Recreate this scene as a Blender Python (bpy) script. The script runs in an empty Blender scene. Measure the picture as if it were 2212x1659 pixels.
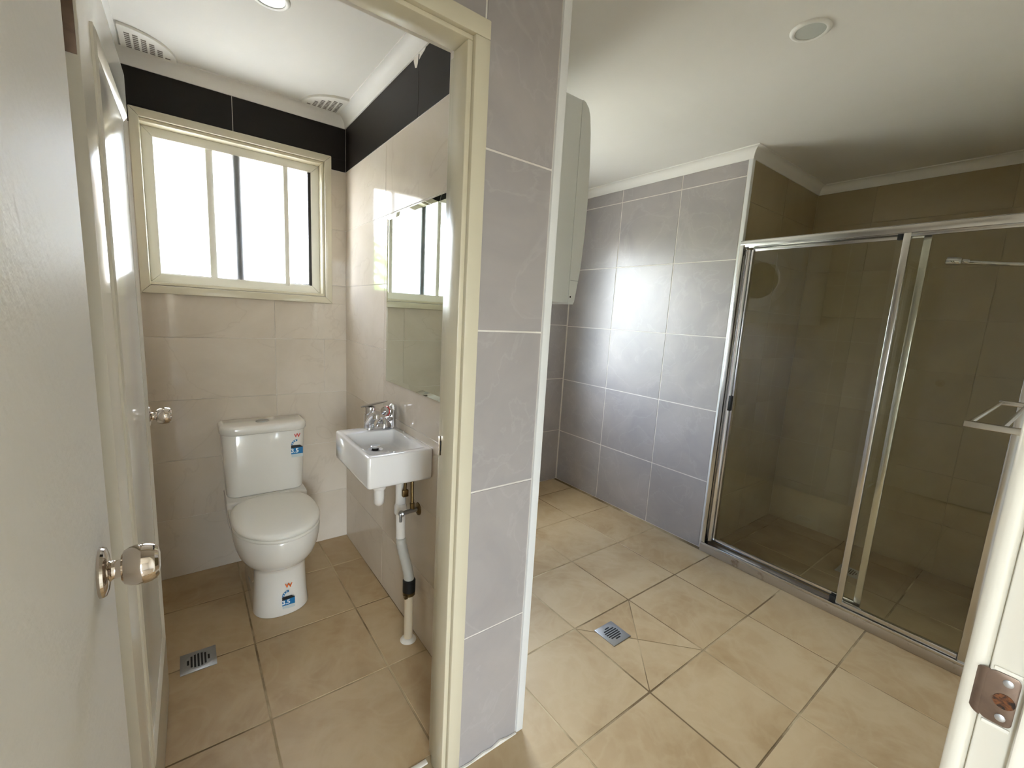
import bpy, bmesh, math, random
from mathutils import Vector, Matrix
random.seed(7)
PI = math.pi
SC = bpy.context.scene
COL = SC.collection

# ------------------------------------------------------------------ camera
cam_d = bpy.data.cameras.new('camera')
cam = bpy.data.objects.new('camera', cam_d); COL.objects.link(cam)
cam_d.sensor_width = 36.0
cam_d.lens = 936.0015 / 2212 * 36
cam_d.clip_start = 0.01
yaw, pitch, roll = 0.6523737745, 0.1538933332, -0.0567986851
f = Vector((math.sin(yaw) * math.cos(pitch), math.cos(yaw) * math.cos(pitch), -math.sin(pitch)))
r = Vector((math.cos(yaw), -math.sin(yaw), 0)); d = f.cross(r)
c_, s_ = math.cos(roll), math.sin(roll)
right, down = c_ * r + s_ * d, -s_ * r + c_ * d
M = Matrix((right, -down, -f)).transposed().to_4x4()
M.translation = Vector((0, 0, 1.39))
cam.matrix_world = M
SC.camera = cam

# ------------------------------------------------------------------ light
SC.view_settings.view_transform = 'Standard'
SC.view_settings.look = 'None'
SC.view_settings.gamma = 1.0
SC.view_settings.use_curve_mapping = False
SC.view_settings.exposure = 2.28
SC.cycles.use_denoising = True
SC.cycles.max_bounces = 14
SC.cycles.diffuse_bounces = 8
SC.cycles.glossy_bounces = 6
SC.cycles.transmission_bounces = 8
SC.cycles.transparent_max_bounces = 24
SC.cycles.sample_clamp_indirect = 8.0
SC.cycles.caustics_reflective = False
SC.cycles.caustics_refractive = False

w = bpy.data.worlds.new('sky'); SC.world = w; w.use_nodes = True
nt = w.node_tree; nt.nodes.clear()
N = nt.nodes.new; L = nt.links.new
out = N('ShaderNodeOutputWorld'); bg = N('ShaderNodeBackground')
sky = N('ShaderNodeTexSky'); sky.sky_type = 'NISHITA'; sky.sun_disc = False
sky.sun_elevation = math.radians(52); sky.sun_rotation = math.radians(150)
sky.air_density = 1.0; sky.dust_density = 1.5
tc = N('ShaderNodeTexCoord'); sep = N('ShaderNodeSeparateXYZ')
mr = N('ShaderNodeMapRange'); mr.inputs[1].default_value = -0.04; mr.inputs[2].default_value = 0.03
# sunlit open ground below the horizon, thin bright cloud over the sky
cl = N('ShaderNodeTexNoise'); cl.inputs['Scale'].default_value = 2.2; cl.noise_dimensions = '4D'; cl.inputs['W'].default_value = 0.0; cl.inputs['Detail'].default_value = 6
clr = N('ShaderNodeValToRGB'); clr.color_ramp.elements[0].position = 0.40; clr.color_ramp.elements[1].position = 0.66
mc = N('ShaderNodeMixRGB'); mc.inputs[2].default_value = (8.6, 8.8, 9.4, 1)
mg = N('ShaderNodeMixRGB'); mg.inputs[1].default_value = (1.15, 1.15, 1.13, 1)
L(tc.outputs['Generated'], sep.inputs[0]); L(sep.outputs[2], mr.inputs[0])
L(tc.outputs['Generated'], cl.inputs['Vector']); L(cl.outputs['Fac'], clr.inputs[0])
L(clr.outputs[0], mc.inputs[0]); L(sky.outputs[0], mc.inputs[1])
L(mr.outputs[0], mg.inputs[0]); L(mc.outputs[0], mg.inputs[2])
L(mg.outputs[0], bg.inputs[0]); L(bg.outputs[0], out.inputs[0])
bg.inputs[1].default_value = 1.0

sd = bpy.data.lights.new('sun', 'SUN'); sd.energy = 9.0; sd.angle = 0.02; sd.color = (1, .97, .92)
so = bpy.data.objects.new('sun', sd); COL.objects.link(so)
so.rotation_euler = Vector((-0.45, 0.62, -1.25)).to_track_quat('-Z', 'Y').to_euler()

def portal(name, loc, rot, sx, sz):
    l = bpy.data.lights.new(name, 'AREA'); l.shape = 'RECTANGLE'; l.size = sx; l.size_y = sz
    l.cycles.is_portal = True
    o = bpy.data.objects.new(name, l); COL.objects.link(o); o.location = loc; o.rotation_euler = rot
portal('window_portal', (0.256, 2.76, 1.79), (-PI / 2, 0, 0), 0.86, 0.80)
portal('window_portal', (1.55, 2.80, 1.50), (-PI / 2, 0, 0), 1.16, 1.16)
portal('window_portal', (-2.60, -0.75, 1.15), (PI / 2, 0, -PI / 2), 0.8, 2.1)
portal('window_portal', (-0.50, -2.80, 1.15), (PI / 2, 0, 0), 0.9, 2.1)

# ------------------------------------------------------------------ materials
def lin(h):
    return tuple(((v / 255) / 12.92 if v / 255 <= .04045 else ((v / 255 + .055) / 1.055) ** 2.4) for v in h) + (1,)

def mat(name, rgb, rough=.5, metal=0, spec=.5, noise=None, bump=None, coat=0, rand=0):
    """rgb sRGB; noise=(rgb2, scale, contrast lo, hi); bump=(scale, strength, dist)"""
    m = bpy.data.materials.new(name); m.use_nodes = True
    t = m.node_tree; b = t.nodes['Principled BSDF']
    b.inputs['Base Color'].default_value = lin(rgb)
    b.inputs['Roughness'].default_value = rough; b.inputs['Metallic'].default_value = metal
    b.inputs['Specular IOR Level'].default_value = spec
    if coat:
        b.inputs['Coat Weight'].default_value = coat; b.inputs['Coat Roughness'].default_value = .04
    vec = None
    if noise or bump or rand:
        tcn = t.nodes.new('ShaderNodeTexCoord'); oi = t.nodes.new('ShaderNodeObjectInfo')
        sc_ = t.nodes.new('ShaderNodeVectorMath'); sc_.operation = 'SCALE'; sc_.inputs[0].default_value = (37, 53, 71)
        t.links.new(oi.outputs['Random'], sc_.inputs['Scale'])
        ad = t.nodes.new('ShaderNodeVectorMath'); ad.operation = 'ADD'
        t.links.new(tcn.outputs['Object'], ad.inputs[0]); t.links.new(sc_.outputs[0], ad.inputs[1])
        vec = ad.outputs[0]
    if noise:
        n1 = t.nodes.new('ShaderNodeTexNoise'); n1.inputs['Scale'].default_value = noise[1]; n1.inputs['Detail'].default_value = 7
        n1.inputs['Roughness'].default_value = .6; n1.inputs['Distortion'].default_value = .6
        t.links.new(vec, n1.inputs['Vector'])
        rp = t.nodes.new('ShaderNodeMapRange'); rp.inputs[1].default_value = noise[2]; rp.inputs[2].default_value = noise[3]
        t.links.new(n1.outputs['Fac'], rp.inputs[0])
        mx = t.nodes.new('ShaderNodeMixRGB'); mx.inputs[1].default_value = lin(rgb); mx.inputs[2].default_value = lin(noise[0])
        t.links.new(rp.outputs[0], mx.inputs[0]); t.links.new(mx.outputs[0], b.inputs['Base Color'])
        m['mix'] = mx.name
    if bump:
        n2 = t.nodes.new('ShaderNodeTexNoise'); n2.inputs['Scale'].default_value = bump[0]; n2.inputs['Detail'].default_value = 3
        t.links.new(vec, n2.inputs['Vector'])
        bp = t.nodes.new('ShaderNodeBump'); bp.inputs['Strength'].default_value = bump[1]; bp.inputs['Distance'].default_value = bump[2]
        t.links.new(n2.outputs['Fac'], bp.inputs['Height']); t.links.new(bp.outputs[0], b.inputs['Normal'])
    return m

def veins(m, rgb, scale, width, amount):
    """thin wandering veins mixed over the base colour"""
    t = m.node_tree; b = t.nodes['Principled BSDF']
    src = b.inputs['Base Color'].links[0].from_socket
    ad = [n for n in t.nodes if n.type == 'VECT_MATH' and n.operation == 'ADD'][0]
    n = t.nodes.new('ShaderNodeTexNoise'); n.inputs['Scale'].default_value = scale; n.inputs['Detail'].default_value = 5
    n.inputs['Distortion'].default_value = 1.5
    t.links.new(ad.outputs[0], n.inputs['Vector'])
    s = t.nodes.new('ShaderNodeMath'); s.operation = 'SUBTRACT'; s.inputs[1].default_value = .5
    a = t.nodes.new('ShaderNodeMath'); a.operation = 'ABSOLUTE'
    mr_ = t.nodes.new('ShaderNodeMapRange'); mr_.inputs[1].default_value = 0; mr_.inputs[2].default_value = width
    mr_.inputs[3].default_value = amount; mr_.inputs[4].default_value = 0
    t.links.new(n.outputs['Fac'], s.inputs[0]); t.links.new(s.outputs[0], a.inputs[0]); t.links.new(a.outputs[0], mr_.inputs[0])
    mx = t.nodes.new('ShaderNodeMixRGB'); mx.inputs[2].default_value = lin(rgb)
    t.links.new(mr_.outputs[0], mx.inputs[0]); t.links.new(src, mx.inputs[1]); t.links.new(mx.outputs[0], b.inputs['Base Color'])

def glass(name, tint, rough=0.0, frost=0.0, ior=1.5):
    """clear thin sheet: reflects by Fresnel on its outer faces, otherwise lets light through; frost scatters a share of it"""
    m = bpy.data.materials.new(name); m.use_nodes = True
    t = m.node_tree; t.nodes.clear()
    o = t.nodes.new('ShaderNodeOutputMaterial'); tr = t.nodes.new('ShaderNodeBsdfTransparent'); tr.inputs[0].default_value = tint
    gl = t.nodes.new('ShaderNodeBsdfGlossy'); gl.inputs['Roughness'].default_value = rough
    fr = t.nodes.new('ShaderNodeFresnel'); fr.inputs[0].default_value = ior
    ge = t.nodes.new('ShaderNodeNewGeometry')
    iv = t.nodes.new('ShaderNodeMath'); iv.operation = 'SUBTRACT'; iv.inputs[0].default_value = 1
    ml = t.nodes.new('ShaderNodeMath'); ml.operation = 'MULTIPLY'
    t.links.new(ge.outputs['Backfacing'], iv.inputs[1]); t.links.new(iv.outputs[0], ml.inputs[0]); t.links.new(fr.outputs[0], ml.inputs[1])
    base = tr.outputs[0]
    if frost:
        tl = t.nodes.new('ShaderNodeBsdfTranslucent'); tl.inputs[0].default_value = (.90, .88, .84, 1)
        m1 = t.nodes.new('ShaderNodeMixShader'); m1.inputs[0].default_value = frost
        t.links.new(tr.outputs[0], m1.inputs[1]); t.links.new(tl.outputs[0], m1.inputs[2]); base = m1.outputs[0]
    ms = t.nodes.new('ShaderNodeMixShader')
    t.links.new(ml.outputs[0], ms.inputs[0]); t.links.new(base, ms.inputs[1]); t.links.new(gl.outputs[0], ms.inputs[2])
    t.links.new(ms.outputs[0], o.inputs[0])
    return m

MT = {}
MT['ceiling'] = mat('ceiling paint', (232, 230, 224), .85, noise=((226, 224, 217), 1.5, .3, .7), bump=(60, .05, .002))
MT['wall'] = mat('wall paint', (214, 210, 202), .7)
MT['hall'] = mat('hall paint', (226, 224, 220), .8)
MT['hall_floor'] = mat('hall floor boards', (176, 164, 146), .4, noise=((156, 142, 122), 4, .3, .7))
MT['cornice'] = mat('cornice paint', (234, 232, 226), .6, bump=(25, .1, .002))
MT['grout_light'] = mat('pale grout', (230, 226, 218), .8, noise=((212, 206, 196), 9, .4, .7))
MT['grout_dark'] = mat('stained grout', (116, 96, 66), .85, noise=((196, 178, 142), 1.6, .42, .60))
MT['grey_tile'] = mat('grey wall tile', (171, 165, 162), .33, spec=.45, noise=((159, 154, 153), 3.5, .35, .68), bump=(7, .22, .006))
veins(MT['grey_tile'], (190, 186, 185), 3.0, .02, .2)
MT['cream_tile'] = mat('cream wall tile', (212, 202, 188), .06, spec=.22, noise=((200, 189, 173), 2.5, .35, .7))
veins(MT['cream_tile'], (164, 148, 130), 1.6, .010, .16)
MT['dark_tile'] = mat('dark brown tile', (33, 28, 23), .45, spec=.22, noise=((28, 23, 19), 3, .4, .7))
MT['floor_tile'] = mat('beige floor tile', (188, 165, 129), .42, noise=((168, 141, 102), 2.6, .40, .66), bump=(40, .08, .002))
veins(MT['floor_tile'], (206, 188, 152), 5.0, .09, .16)
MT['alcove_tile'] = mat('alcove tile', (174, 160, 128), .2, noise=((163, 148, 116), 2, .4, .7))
MT['floor_tile_shade'] = mat('floor tile with shade tint', (166, 144, 106), .36, noise=((146, 120, 82), 3.2, .38, .68))  # beige floor tile copy, recess shade put into its darker colour
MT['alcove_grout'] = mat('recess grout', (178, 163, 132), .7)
MT['cream_paint'] = mat('cream gloss paint', (210, 203, 180), .22, bump=(30, .05, .002))
MT['white_gloss'] = mat('white gloss paint', (226, 223, 214), .13, spec=.55, bump=(14, .04, .002))
MT['door_paint'] = mat('rolled door paint', (228, 225, 219), .5, spec=.02, bump=(70, .4, .004))
MT['jamb_paint'] = mat('jamb gloss paint', (228, 224, 212), .25, bump=(18, .08, .003))
MT['trim_white'] = mat('white tile edging', (228, 229, 228), .3)
MT['ceramic'] = mat('white ceramic', (232, 229, 222), .12, coat=.6)
MT['seat'] = mat('white plastic seat', (232, 229, 220), .28)
MT['basin'] = mat('white basin glaze', (230, 228, 226), .06, coat=.8)
MT['pvc'] = mat('white pvc', (232, 228, 222), .35)
MT['pvc_cream'] = mat('cream pvc', (224, 210, 184), .4)
MT['flex'] = mat('grey flexible pipe', (190, 188, 180), .45)
MT['black'] = mat('black rubber', (16, 16, 16), .5)
MT['chrome'] = mat('chrome', (225, 225, 228), .05, metal=1)
MT['lever'] = mat('satin chrome lever', (176, 174, 172), .22, metal=1)
MT['nickel'] = mat('polished nickel', (214, 204, 194), .06, metal=1)
MT['brass'] = mat('tarnished brass', (130, 108, 72), .35, metal=1)
MT['alu'] = mat('bright aluminium', (214, 212, 208), .2, metal=1)
MT['alu_worn'] = mat('worn aluminium sill', (186, 176, 162), .33, metal=.8, noise=((120, 92, 62), 9, .6, .72))
MT['steel'] = mat('drain steel', (176, 178, 180), .32, metal=.9)
MT['dark'] = mat('dark hollow', (18, 15, 12), .8)
MT['brown_metal'] = mat('brown strike metal', (132, 112, 98), .35, metal=.5, noise=((110, 92, 80), 20, .4, .7))
MT['rust'] = mat('raw timber hollow', (120, 70, 30), .7, noise=((30, 16, 8), 180, .4, .6))
MT['screw'] = mat('screw zinc', (190, 192, 196), .35, metal=.8)
MT['white_win'] = mat('white window frame', (226, 224, 214), .35)
MT['dark_win'] = mat('dark window stile', (40, 34, 30), .4)
MT['dryer'] = mat('white enamel', (214, 216, 212), .3)
MT['dryer_door'] = mat('white dryer plastic', (246, 246, 244), .25)
MT['dryer_glass'] = mat('dark dryer window', (48, 50, 50), .15)
MT['vent'] = mat('white vent plastic', (226, 223, 214), .45)
MT['slot'] = mat('vent slot', (124, 117, 106), .8)
MT['lamp_white'] = mat('white lamp rim', (238, 238, 232), .4)
MT['lamp_glass'] = mat('lamp diffuser', (196, 200, 194), .25)
MT['mirror'] = mat('mirror silver', (226, 234, 226), 0.0, metal=1)
MT['red'] = mat('red print', (196, 44, 36), .4)
MT['orange'] = mat('orange print', (222, 106, 36), .4)
MT['blue'] = mat('blue print', (20, 112, 168), .35)
MT['ink'] = mat('black print', (22, 22, 24), .4)
MT['pale'] = mat('pale label paper', (196, 206, 206), .4)
MT['white_print'] = mat('white print', (240, 244, 246), .4)
MT['sealant'] = mat('white sealant', (236, 232, 222), .45)
MT['leaf'] = mat('leaf', (92, 128, 44), .5, noise=((130, 160, 70), .8, .4, .6))
MT['bark'] = mat('bark', (90, 72, 55), .9)
MT['render'] = mat('pale render', (226, 220, 208), .8)
MT['roof'] = mat('roof tile', (150, 140, 128), .7)
MT['yard'] = mat('yard concrete', (176, 172, 160), .9)
MT['clear'] = glass('window glass', (.96, .98, .97, 1))
MT['frost'] = glass('obscure glass', (.94, .97, 1, 1), rough=.15, frost=.55)
MT['shower_glass'] = glass('shower glass', (.965, .975, .945, 1), ior=1.8)

# ------------------------------------------------------------------ builders
class MB:
    def __init__(s): s.bm = bmesh.new()
    def box(s, x0, x1, y0, y1, z0, z1, bev=0, seg=2):
        b = bmesh.new()
        bmesh.ops.create_cube(b, size=1)
        for v in b.verts:
            v.co = Vector(((x0 + x1) / 2 + v.co.x * abs(x1 - x0), (y0 + y1) / 2 + v.co.y * abs(y1 - y0), (z0 + z1) / 2 + v.co.z * abs(z1 - z0)))
        if bev: bmesh.ops.bevel(b, geom=b.edges[:], offset=bev, segments=seg, profile=.5, affect='EDGES')
        return s.add(b)
    def add(s, b, mtx=None):
        if mtx is not None: b.transform(mtx)
        me = bpy.data.meshes.new('tmp'); b.to_mesh(me); b.free()
        s.bm.from_mesh(me); bpy.data.meshes.remove(me)
        return s
    def loft(s, rings, cap=True):
        b = s.bm
        vs = [[b.verts.new(p) for p in ring] for ring in rings]
        n = len(vs[0])
        for a, c in zip(vs, vs[1:]):
            for i in range(n):
                b.faces.new((a[i], a[(i + 1) % n], c[(i + 1) % n], c[i]))
        if cap:
            b.faces.new(list(reversed(vs[0]))); b.faces.new(vs[-1])
        return s
    def tube(s, pts, rad, n=16, cap=True):
        """round tube along points, rad a number or a list"""
        pts = [Vector(p) for p in pts]
        if not isinstance(rad, (list, tuple)): rad = [rad] * len(pts)
        rings = []; up = None
        for i, p in enumerate(pts):
            t = (pts[min(i + 1, len(pts) - 1)] - pts[max(i - 1, 0)]).normalized()
            if up is None: up = t.orthogonal().normalized()
            up = (up - t * up.dot(t)).normalized(); w_ = t.cross(up)
            rings.append([p + rad[i] * (math.cos(2 * PI * k / n) * up + math.sin(2 * PI * k / n) * w_) for k in range(n)])
        return s.loft(rings, cap)
    def lathe(s, prof, org, axis=(0, 0, 1), n=32):
        """prof = [(radius, height)...] round axis through org"""
        a = Vector(axis).normalized(); u = a.orthogonal().normalized(); w_ = a.cross(u); o = Vector(org)
        rings = [[o + a * h + max(r_, 1e-5) * (math.cos(2 * PI * k / n) * u + math.sin(2 * PI * k / n) * w_) for k in range(n)] for r_, h in prof]
        return s.loft(rings)
    def prism(s, poly, p0, p1):
        """poly = list of 3-D points at p0, swept by p1-p0"""
        dlt = Vector(p1) - Vector(p0)
        return s.loft([[Vector(q) for q in poly], [Vector(q) + dlt for q in poly]])

ORG = {}
def link(o, parent):
    COL.objects.link(o)
    if parent is not None: o.parent = parent
def obj(name, B, m, parent=None, smooth=24, label=None, cat=None, group=None, kind=None, org=None):
    """org: world position of a top-level mesh; parts take their parent's"""
    bmesh.ops.recalc_face_normals(B.bm, faces=B.bm.faces[:])
    o_ = Vector(ORG[parent.name]) if parent is not None else Vector(org or (0, 0, 0))
    me = bpy.data.meshes.new(name); B.bm.transform(Matrix.Translation(-o_)); B.bm.to_mesh(me); B.bm.free()
    if smooth:
        for p in me.polygons: p.use_smooth = True
        me.set_sharp_from_angle(angle=math.radians(smooth))
    me.materials.append(MT[m])
    o = bpy.data.objects.new(name, me); link(o, parent)
    if parent is None: o.location = o_
    ORG[o.name] = o_
    meta(o, label, cat, group, kind)
    return o
def meta(o, label=None, cat=None, group=None, kind=None):
    if label: o['label'] = label
    if cat: o['category'] = cat
    if group: o['group'] = group
    if kind: o['kind'] = kind
def thing(name, label, cat, loc, group=None, kind=None, rot=None):
    o = bpy.data.objects.new(name, None); COL.objects.link(o); o.location = loc; o.empty_display_size = .05
    ORG[o.name] = Vector(loc)
    if rot is not None: o.rotation_euler = (0, 0, rot); ORG[o.name] = Vector((0, 0, 0))
    meta(o, label, cat, group, kind)
    return o
TILES = {}
def tile(parent, m, x0, x1, y0, y1, z0, z1, bev=.0012):
    sx, sy, sz = round(x1 - x0, 4), round(y1 - y0, 4), round(z1 - z0, 4)
    key = (m, sx, sy, sz)
    if key not in TILES:
        b = MB().box(-sx / 2, sx / 2, -sy / 2, sy / 2, -sz / 2, sz / 2, bev, 1)
        me = bpy.data.meshes.new('tile'); b.bm.to_mesh(me); b.bm.free(); me.materials.append(MT[m]); TILES[key] = me
    o = bpy.data.objects.new('tile', TILES[key]); link(o, parent)
    o.location = Vector(((x0 + x1) / 2, (y0 + y1) / 2, (z0 + z1) / 2)) - ORG[parent.name]
    return o
def poly_tile(parent, m, pts, z0, z1):
    B = MB().prism([(x, y, z0) for x, y in pts], (0, 0, z0), (0, 0, z1))
    return obj('tile', B, m, parent, smooth=0)
G = .0022   # half a grout joint
def grid(parent, m, axis, plane, t, us, zs, skip=None, g=G):
    """tiles on a wall: axis 'x' -> plane X=plane, u runs along Y; 'y' -> plane Y=plane. t = signed thickness towards the room"""
    for i in range(len(us) - 1):
        for j in range(len(zs) - 1):
            u0, u1, z0, z1 = us[i] + g, us[i + 1] - g, zs[j] + g, zs[j + 1] - g
            if skip:
                r_ = skip(u0, u1, z0, z1)
                if r_ is None: continue
                rects = r_
            else: rects = [(u0, u1, z0, z1)]
            a, b = sorted((plane, plane + t))
            for (p0, p1, q0, q1) in rects:
                if p1 - p0 < .012 or q1 - q0 < .012: continue
                if axis == 'x': tile(parent, m, a, b, p0, p1, q0, q1)
                else: tile(parent, m, p0, p1, a, b, q0, q1)
def cut(hx0, hx1, hz0, hz1):
    """leave out the window or door hole, splitting a tile that it cuts"""
    def fn(u0, u1, z0, z1):
        if u1 <= hx0 or u0 >= hx1 or z1 <= hz0 or z0 >= hz1: return [(u0, u1, z0, z1)]
        R = []
        if z0 < hz0: R.append((u0, u1, z0, hz0)); z0 = hz0
        if z1 > hz1: R.append((u0, u1, hz1, z1)); z1 = hz1
        if u0 < hx0: R.append((u0, hx0, z0, z1))
        if u1 > hx1: R.append((hx1, u1, z0, z1))
        return R
    return fn

# room planes
XW, YB, YD, XP, XT, YF, YS, XS, ZC = .749, 2.582, .963, .858, 2.578, 2.657, 1.284, 3.552, 2.388
XL, YE, YA = -.205, .012, .095          # left wall, entrance wall, right wall of the shower recess
T = .0016                                # tile thickness proud of the wall

def struct(name, B, m, label, cat='wall', smooth=0):
    return obj(name, B, m, None, smooth, label, cat, None, 'structure')

# ------------------------------------------------------------------ floor and ceiling
fl = struct('floor', MB().box(XL - .12, XS + .15, -.13, YF + .13, -.12, -.0014), 'grout_dark',
            'beige tiled floor with brown grout lines through bathroom and toilet room', 'floor')
xs_b = [XL, .195, .585, .975, 1.362, 1.747, 2.158, 2.548]
ys_b = [-.02, .43, .803, 1.207, 1.615, 2.020, 2.425, YF]
g = .0032
for i in range(7):
    for j in range(7):
        x0, x1, y0, y1 = xs_b[i] + g, xs_b[i + 1] - g, ys_b[j] + g, ys_b[j + 1] - g
        if i == 4 and j == 2:                               # tile round the drain, cut along both diagonals
            cx, cy = (x0 + x1) / 2, (y0 + y1) / 2; e = .0030
            poly_tile(fl, 'floor_tile', [(x0 + e, y0), (x1 - e, y0), (cx, cy - e)], -.012, 0)
            poly_tile(fl, 'floor_tile', [(x1, y0 + e), (x1, y1 - e), (cx + e, cy)], -.012, 0)
            poly_tile(fl, 'floor_tile', [(x1 - e, y1), (x0 + e, y1), (cx, cy + e)], -.012, 0)
            poly_tile(fl, 'floor_tile', [(x0, y1 - e), (x0, y0 + e), (cx - e, cy)], -.012, 0)
            continue
        if y0 > .9 and x1 < XP: continue                    # toilet room has its own rows
        if y1 > YD - .005 and x0 < XP: 
            if x1 > XP and y0 < YD:
                poly_tile(fl, 'floor_tile', [(x0, y0), (x1, y0), (x1, y1), (XP, y1), (XP, YD), (x0, YD)], -.012, 0)
                continue
            if x1 > XP: x0 = XP
            else: y1 = YD
        tile(fl, 'floor_tile', x0, x1, y0, y1, -.012, 0)
xs_w = [XL, .175, .584, XW]
ys_w = [1.052, 1.462, 1.873, 2.276, YB]
for i in range(3):
    for j in range(4):
        tile(fl, 'floor_tile', xs_w[i] + g, xs_w[i + 1] - g, ys_w[j] + g, ys_w[j + 1] - g, -.012, 0)
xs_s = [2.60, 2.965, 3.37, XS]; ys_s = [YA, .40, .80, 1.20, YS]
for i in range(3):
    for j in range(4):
        tile(fl, 'floor_tile_shade', xs_s[i] + g, xs_s[i + 1] - g, ys_s[j] + g, ys_s[j + 1] - g, -.012, 0)
B = MB().box(-.11, .545, 1.034, 1.050, -.003, .003, .002)
obj('sealant_strip', B, 'sealant', fl, label='white sealant strip across the toilet doorway')
struct('ceiling', MB().box(XL - .12, XS + .15, -.13, YF + .13, ZC, ZC + .12), 'ceiling', 'plain white plaster ceiling over both rooms', 'ceiling')

# ------------------------------------------------------------------ walls
# toilet room back wall with window hole
WX0, WX1, WZ0, WZ1 = -.118, .630, 1.447, 2.136
B = MB()
B.box(XL - .12, WX0, YB, YB + .17, -.12, ZC); B.box(WX1, XP, YB, YB + .17, -.12, ZC)
B.box(WX0, WX1, YB, YB + .17, -.12, WZ0); B.box(WX0, WX1, YB, YB + .17, WZ1, ZC)
wb = struct('wall_back', B, 'grout_light', 'cream tiled wall behind the toilet, dark band at its top')
rows = [0, .305, .605, .905, 1.205, 1.505, 1.805, 2.113]
wcut = cut(-.142, .669, 1.405, 2.174)
for j in range(7):
    us = [XL, .385, XW] if j != 3 else [XL, .385, .628, XW]
    grid(wb, 'cream_tile', 'y', YB, -T, us, rows[j:j + 2], wcut, g=.0009)
grid(wb, 'dark_tile', 'y', YB, -T, [XL, .232, XW], [2.113, ZC - .05], wcut, g=.0012)
# left wall of lobby and toilet
wl = struct('wall_left', MB().box(XL - .12, XL, -.13, YB, -.12, ZC), 'grout_light', 'cream tiled left wall hidden behind the open doors')
for j in range(7): grid(wl, 'cream_tile', 'x', XL, T, [1.07, 1.38, 1.98, YB - .006], rows[j:j + 2], g=.0009)
grid(wl, 'dark_tile', 'x', XL, T, [1.07, 1.66, YB - .006], [2.113, ZC - .05], g=.0012)
# partition between toilet and bathroom
wp = struct('wall_partition', MB().box(XW, XP - .002, 1.05, YF, -.12, ZC), 'grout_light', 'wall between toilet room and bathroom, carrying basin, mirror and dryer')
for j in range(7): grid(wp, 'cream_tile', 'x', XW, -T, [1.075, 1.38, 1.98, YB - .006], rows[j:j + 2], g=.0009)
grid(wp, 'dark_tile', 'x', XW, -T, [1.075, 1.658, YB - .006], [2.113, ZC - .05], g=.0012)
grows = [0, .443, .895, 1.343, 1.792, 2.246, ZC]
grid(wp, 'grey_tile', 'x', XP - .002, T, [.99, 1.27, 1.711, 2.183, YF - .006], grows, g=.0028)
def smear(parent, pts, x, name='paint_smear'):
    obj(name, MB().prism([(x, y, z) for y, z in pts], (x, 0, 0), (x - .0012, 0, 0)), 'sealant', parent, 0)
smear(wp, [(1.60, 2.334), (1.652, 2.334), (1.656, 2.312), (1.640, 2.318), (1.61, 2.326)], XW - T)
smear(wp, [(1.662, 2.334), (1.705, 2.334), (1.703, 2.322), (1.690, 2.296), (1.676, 2.292), (1.668, 2.304)], XW - T)
# front wall of the toilet room with the door hole
B = MB()
B.box(.565, XP - .002, YD + .0016, 1.068, -.12, ZC); B.box(XL, -.165, YD + .0016, 1.068, -.12, ZC); B.box(-.165, .565, YD + .0016, 1.068, 2.03, ZC)
wf = struct('wall_front', B, 'grout_light', 'grey tiled pillar wall framing the toilet doorway')
pz = [0, .449, .902, 1.349, 1.794, 2.244, ZC]
grid(wf, 'grey_tile', 'y', YD + .0016, -T, [.600, .8335], pz, g=.0025)
grid(wf, 'grey_tile', 'y', YD + .0016, -T, [-.2, .2, .600], [2.03, 2.244, ZC], g=.0025)
B = MB().prism([(.606, YD - T, .002), (.606, YD - T, .010), (.66, YD - T, .005), (.70, YD - T, .012), (.735, YD - T, .006), (.765, YD - T, .016), (.80, YD - T, .007), (.832, YD - T, .004), (.832, YD - T, .002)], (0, YD, 0), (0, YD - .006, 0))
obj('sealant_strip', B, 'sealant', wf, 0)
# far wall with the second window
FX0, FX1, FZ0, FZ1 = 1.02, 2.10, .98, 2.04
B = MB()
B.box(XP - .01, FX0, YF, YF + .14, -.12, ZC); B.box(FX1, XT + .1, YF, YF + .14, -.12, ZC)
B.box(FX0, FX1, YF, YF + .14, -.12, FZ0); B.box(FX0, FX1, YF, YF + .14, FZ1, ZC)
wfar = struct('wall_far', B, 'grout_light', 'grey tiled far wall behind the pillar')
grid(wfar, 'grey_tile', 'y', YF, -T, [XP + .006, 1.19, 1.65, 2.11, XT - .006], grows[:-1] + [ZC - .05], cut(FX0 - .02, FX1 + .02, FZ0 - .02, FZ1 + .02), g=.0028)
# right wall, grey tiles in three columns
zr = [0, .436, .887, 1.337, 1.790, 2.247, ZC - .05]
wr = struct('wall_right', MB().box(XT, XT + .10, YS + .0016, YF + .1, -.12, ZC), 'grout_light', 'grey tiled wall left of the shower, white grout grid')
grid(wr, 'grey_tile', 'x', XT, -T, [YS + .02, 1.711, 2.183, YF - .006], zr, g=.0030)
# shower recess
zs_ = [0, .31, .61, .91, 1.21, 1.51, 1.81, 2.11, ZC - .05]
wal = struct('wall_recess_left', MB().box(XT + .006, XS, YS + .0016, YS + .12, -.12, ZC), 'alcove_grout', 'shaded beige side wall of the shower recess')
for j in range(8): grid(wal, 'alcove_tile', 'y', YS + .0016, -T, [XT + .02, 3.05, XS - .006], zs_[j:j + 2], g=.0008)
wab = struct('wall_recess_back', MB().box(XS, XS + .12, -.13, YS + .12, -.12, ZC), 'alcove_grout', 'shaded beige back wall of the shower recess')
for j in range(8): grid(wab, 'alcove_tile', 'x', XS, -T, [YA + .006, .36, .96, YS], zs_[j:j + 2], g=.0008)
war = struct('wall_recess_right', MB().box(XT, XS, YE, YA, -.12, ZC), 'alcove_grout', 'beige side wall of the shower recess carrying the shower arm')
for j in range(8): grid(war, 'alcove_tile', 'y', YA, T, [XT + .05, 3.05, XS - .006], zs_[j:j + 2], g=.0008)
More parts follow.
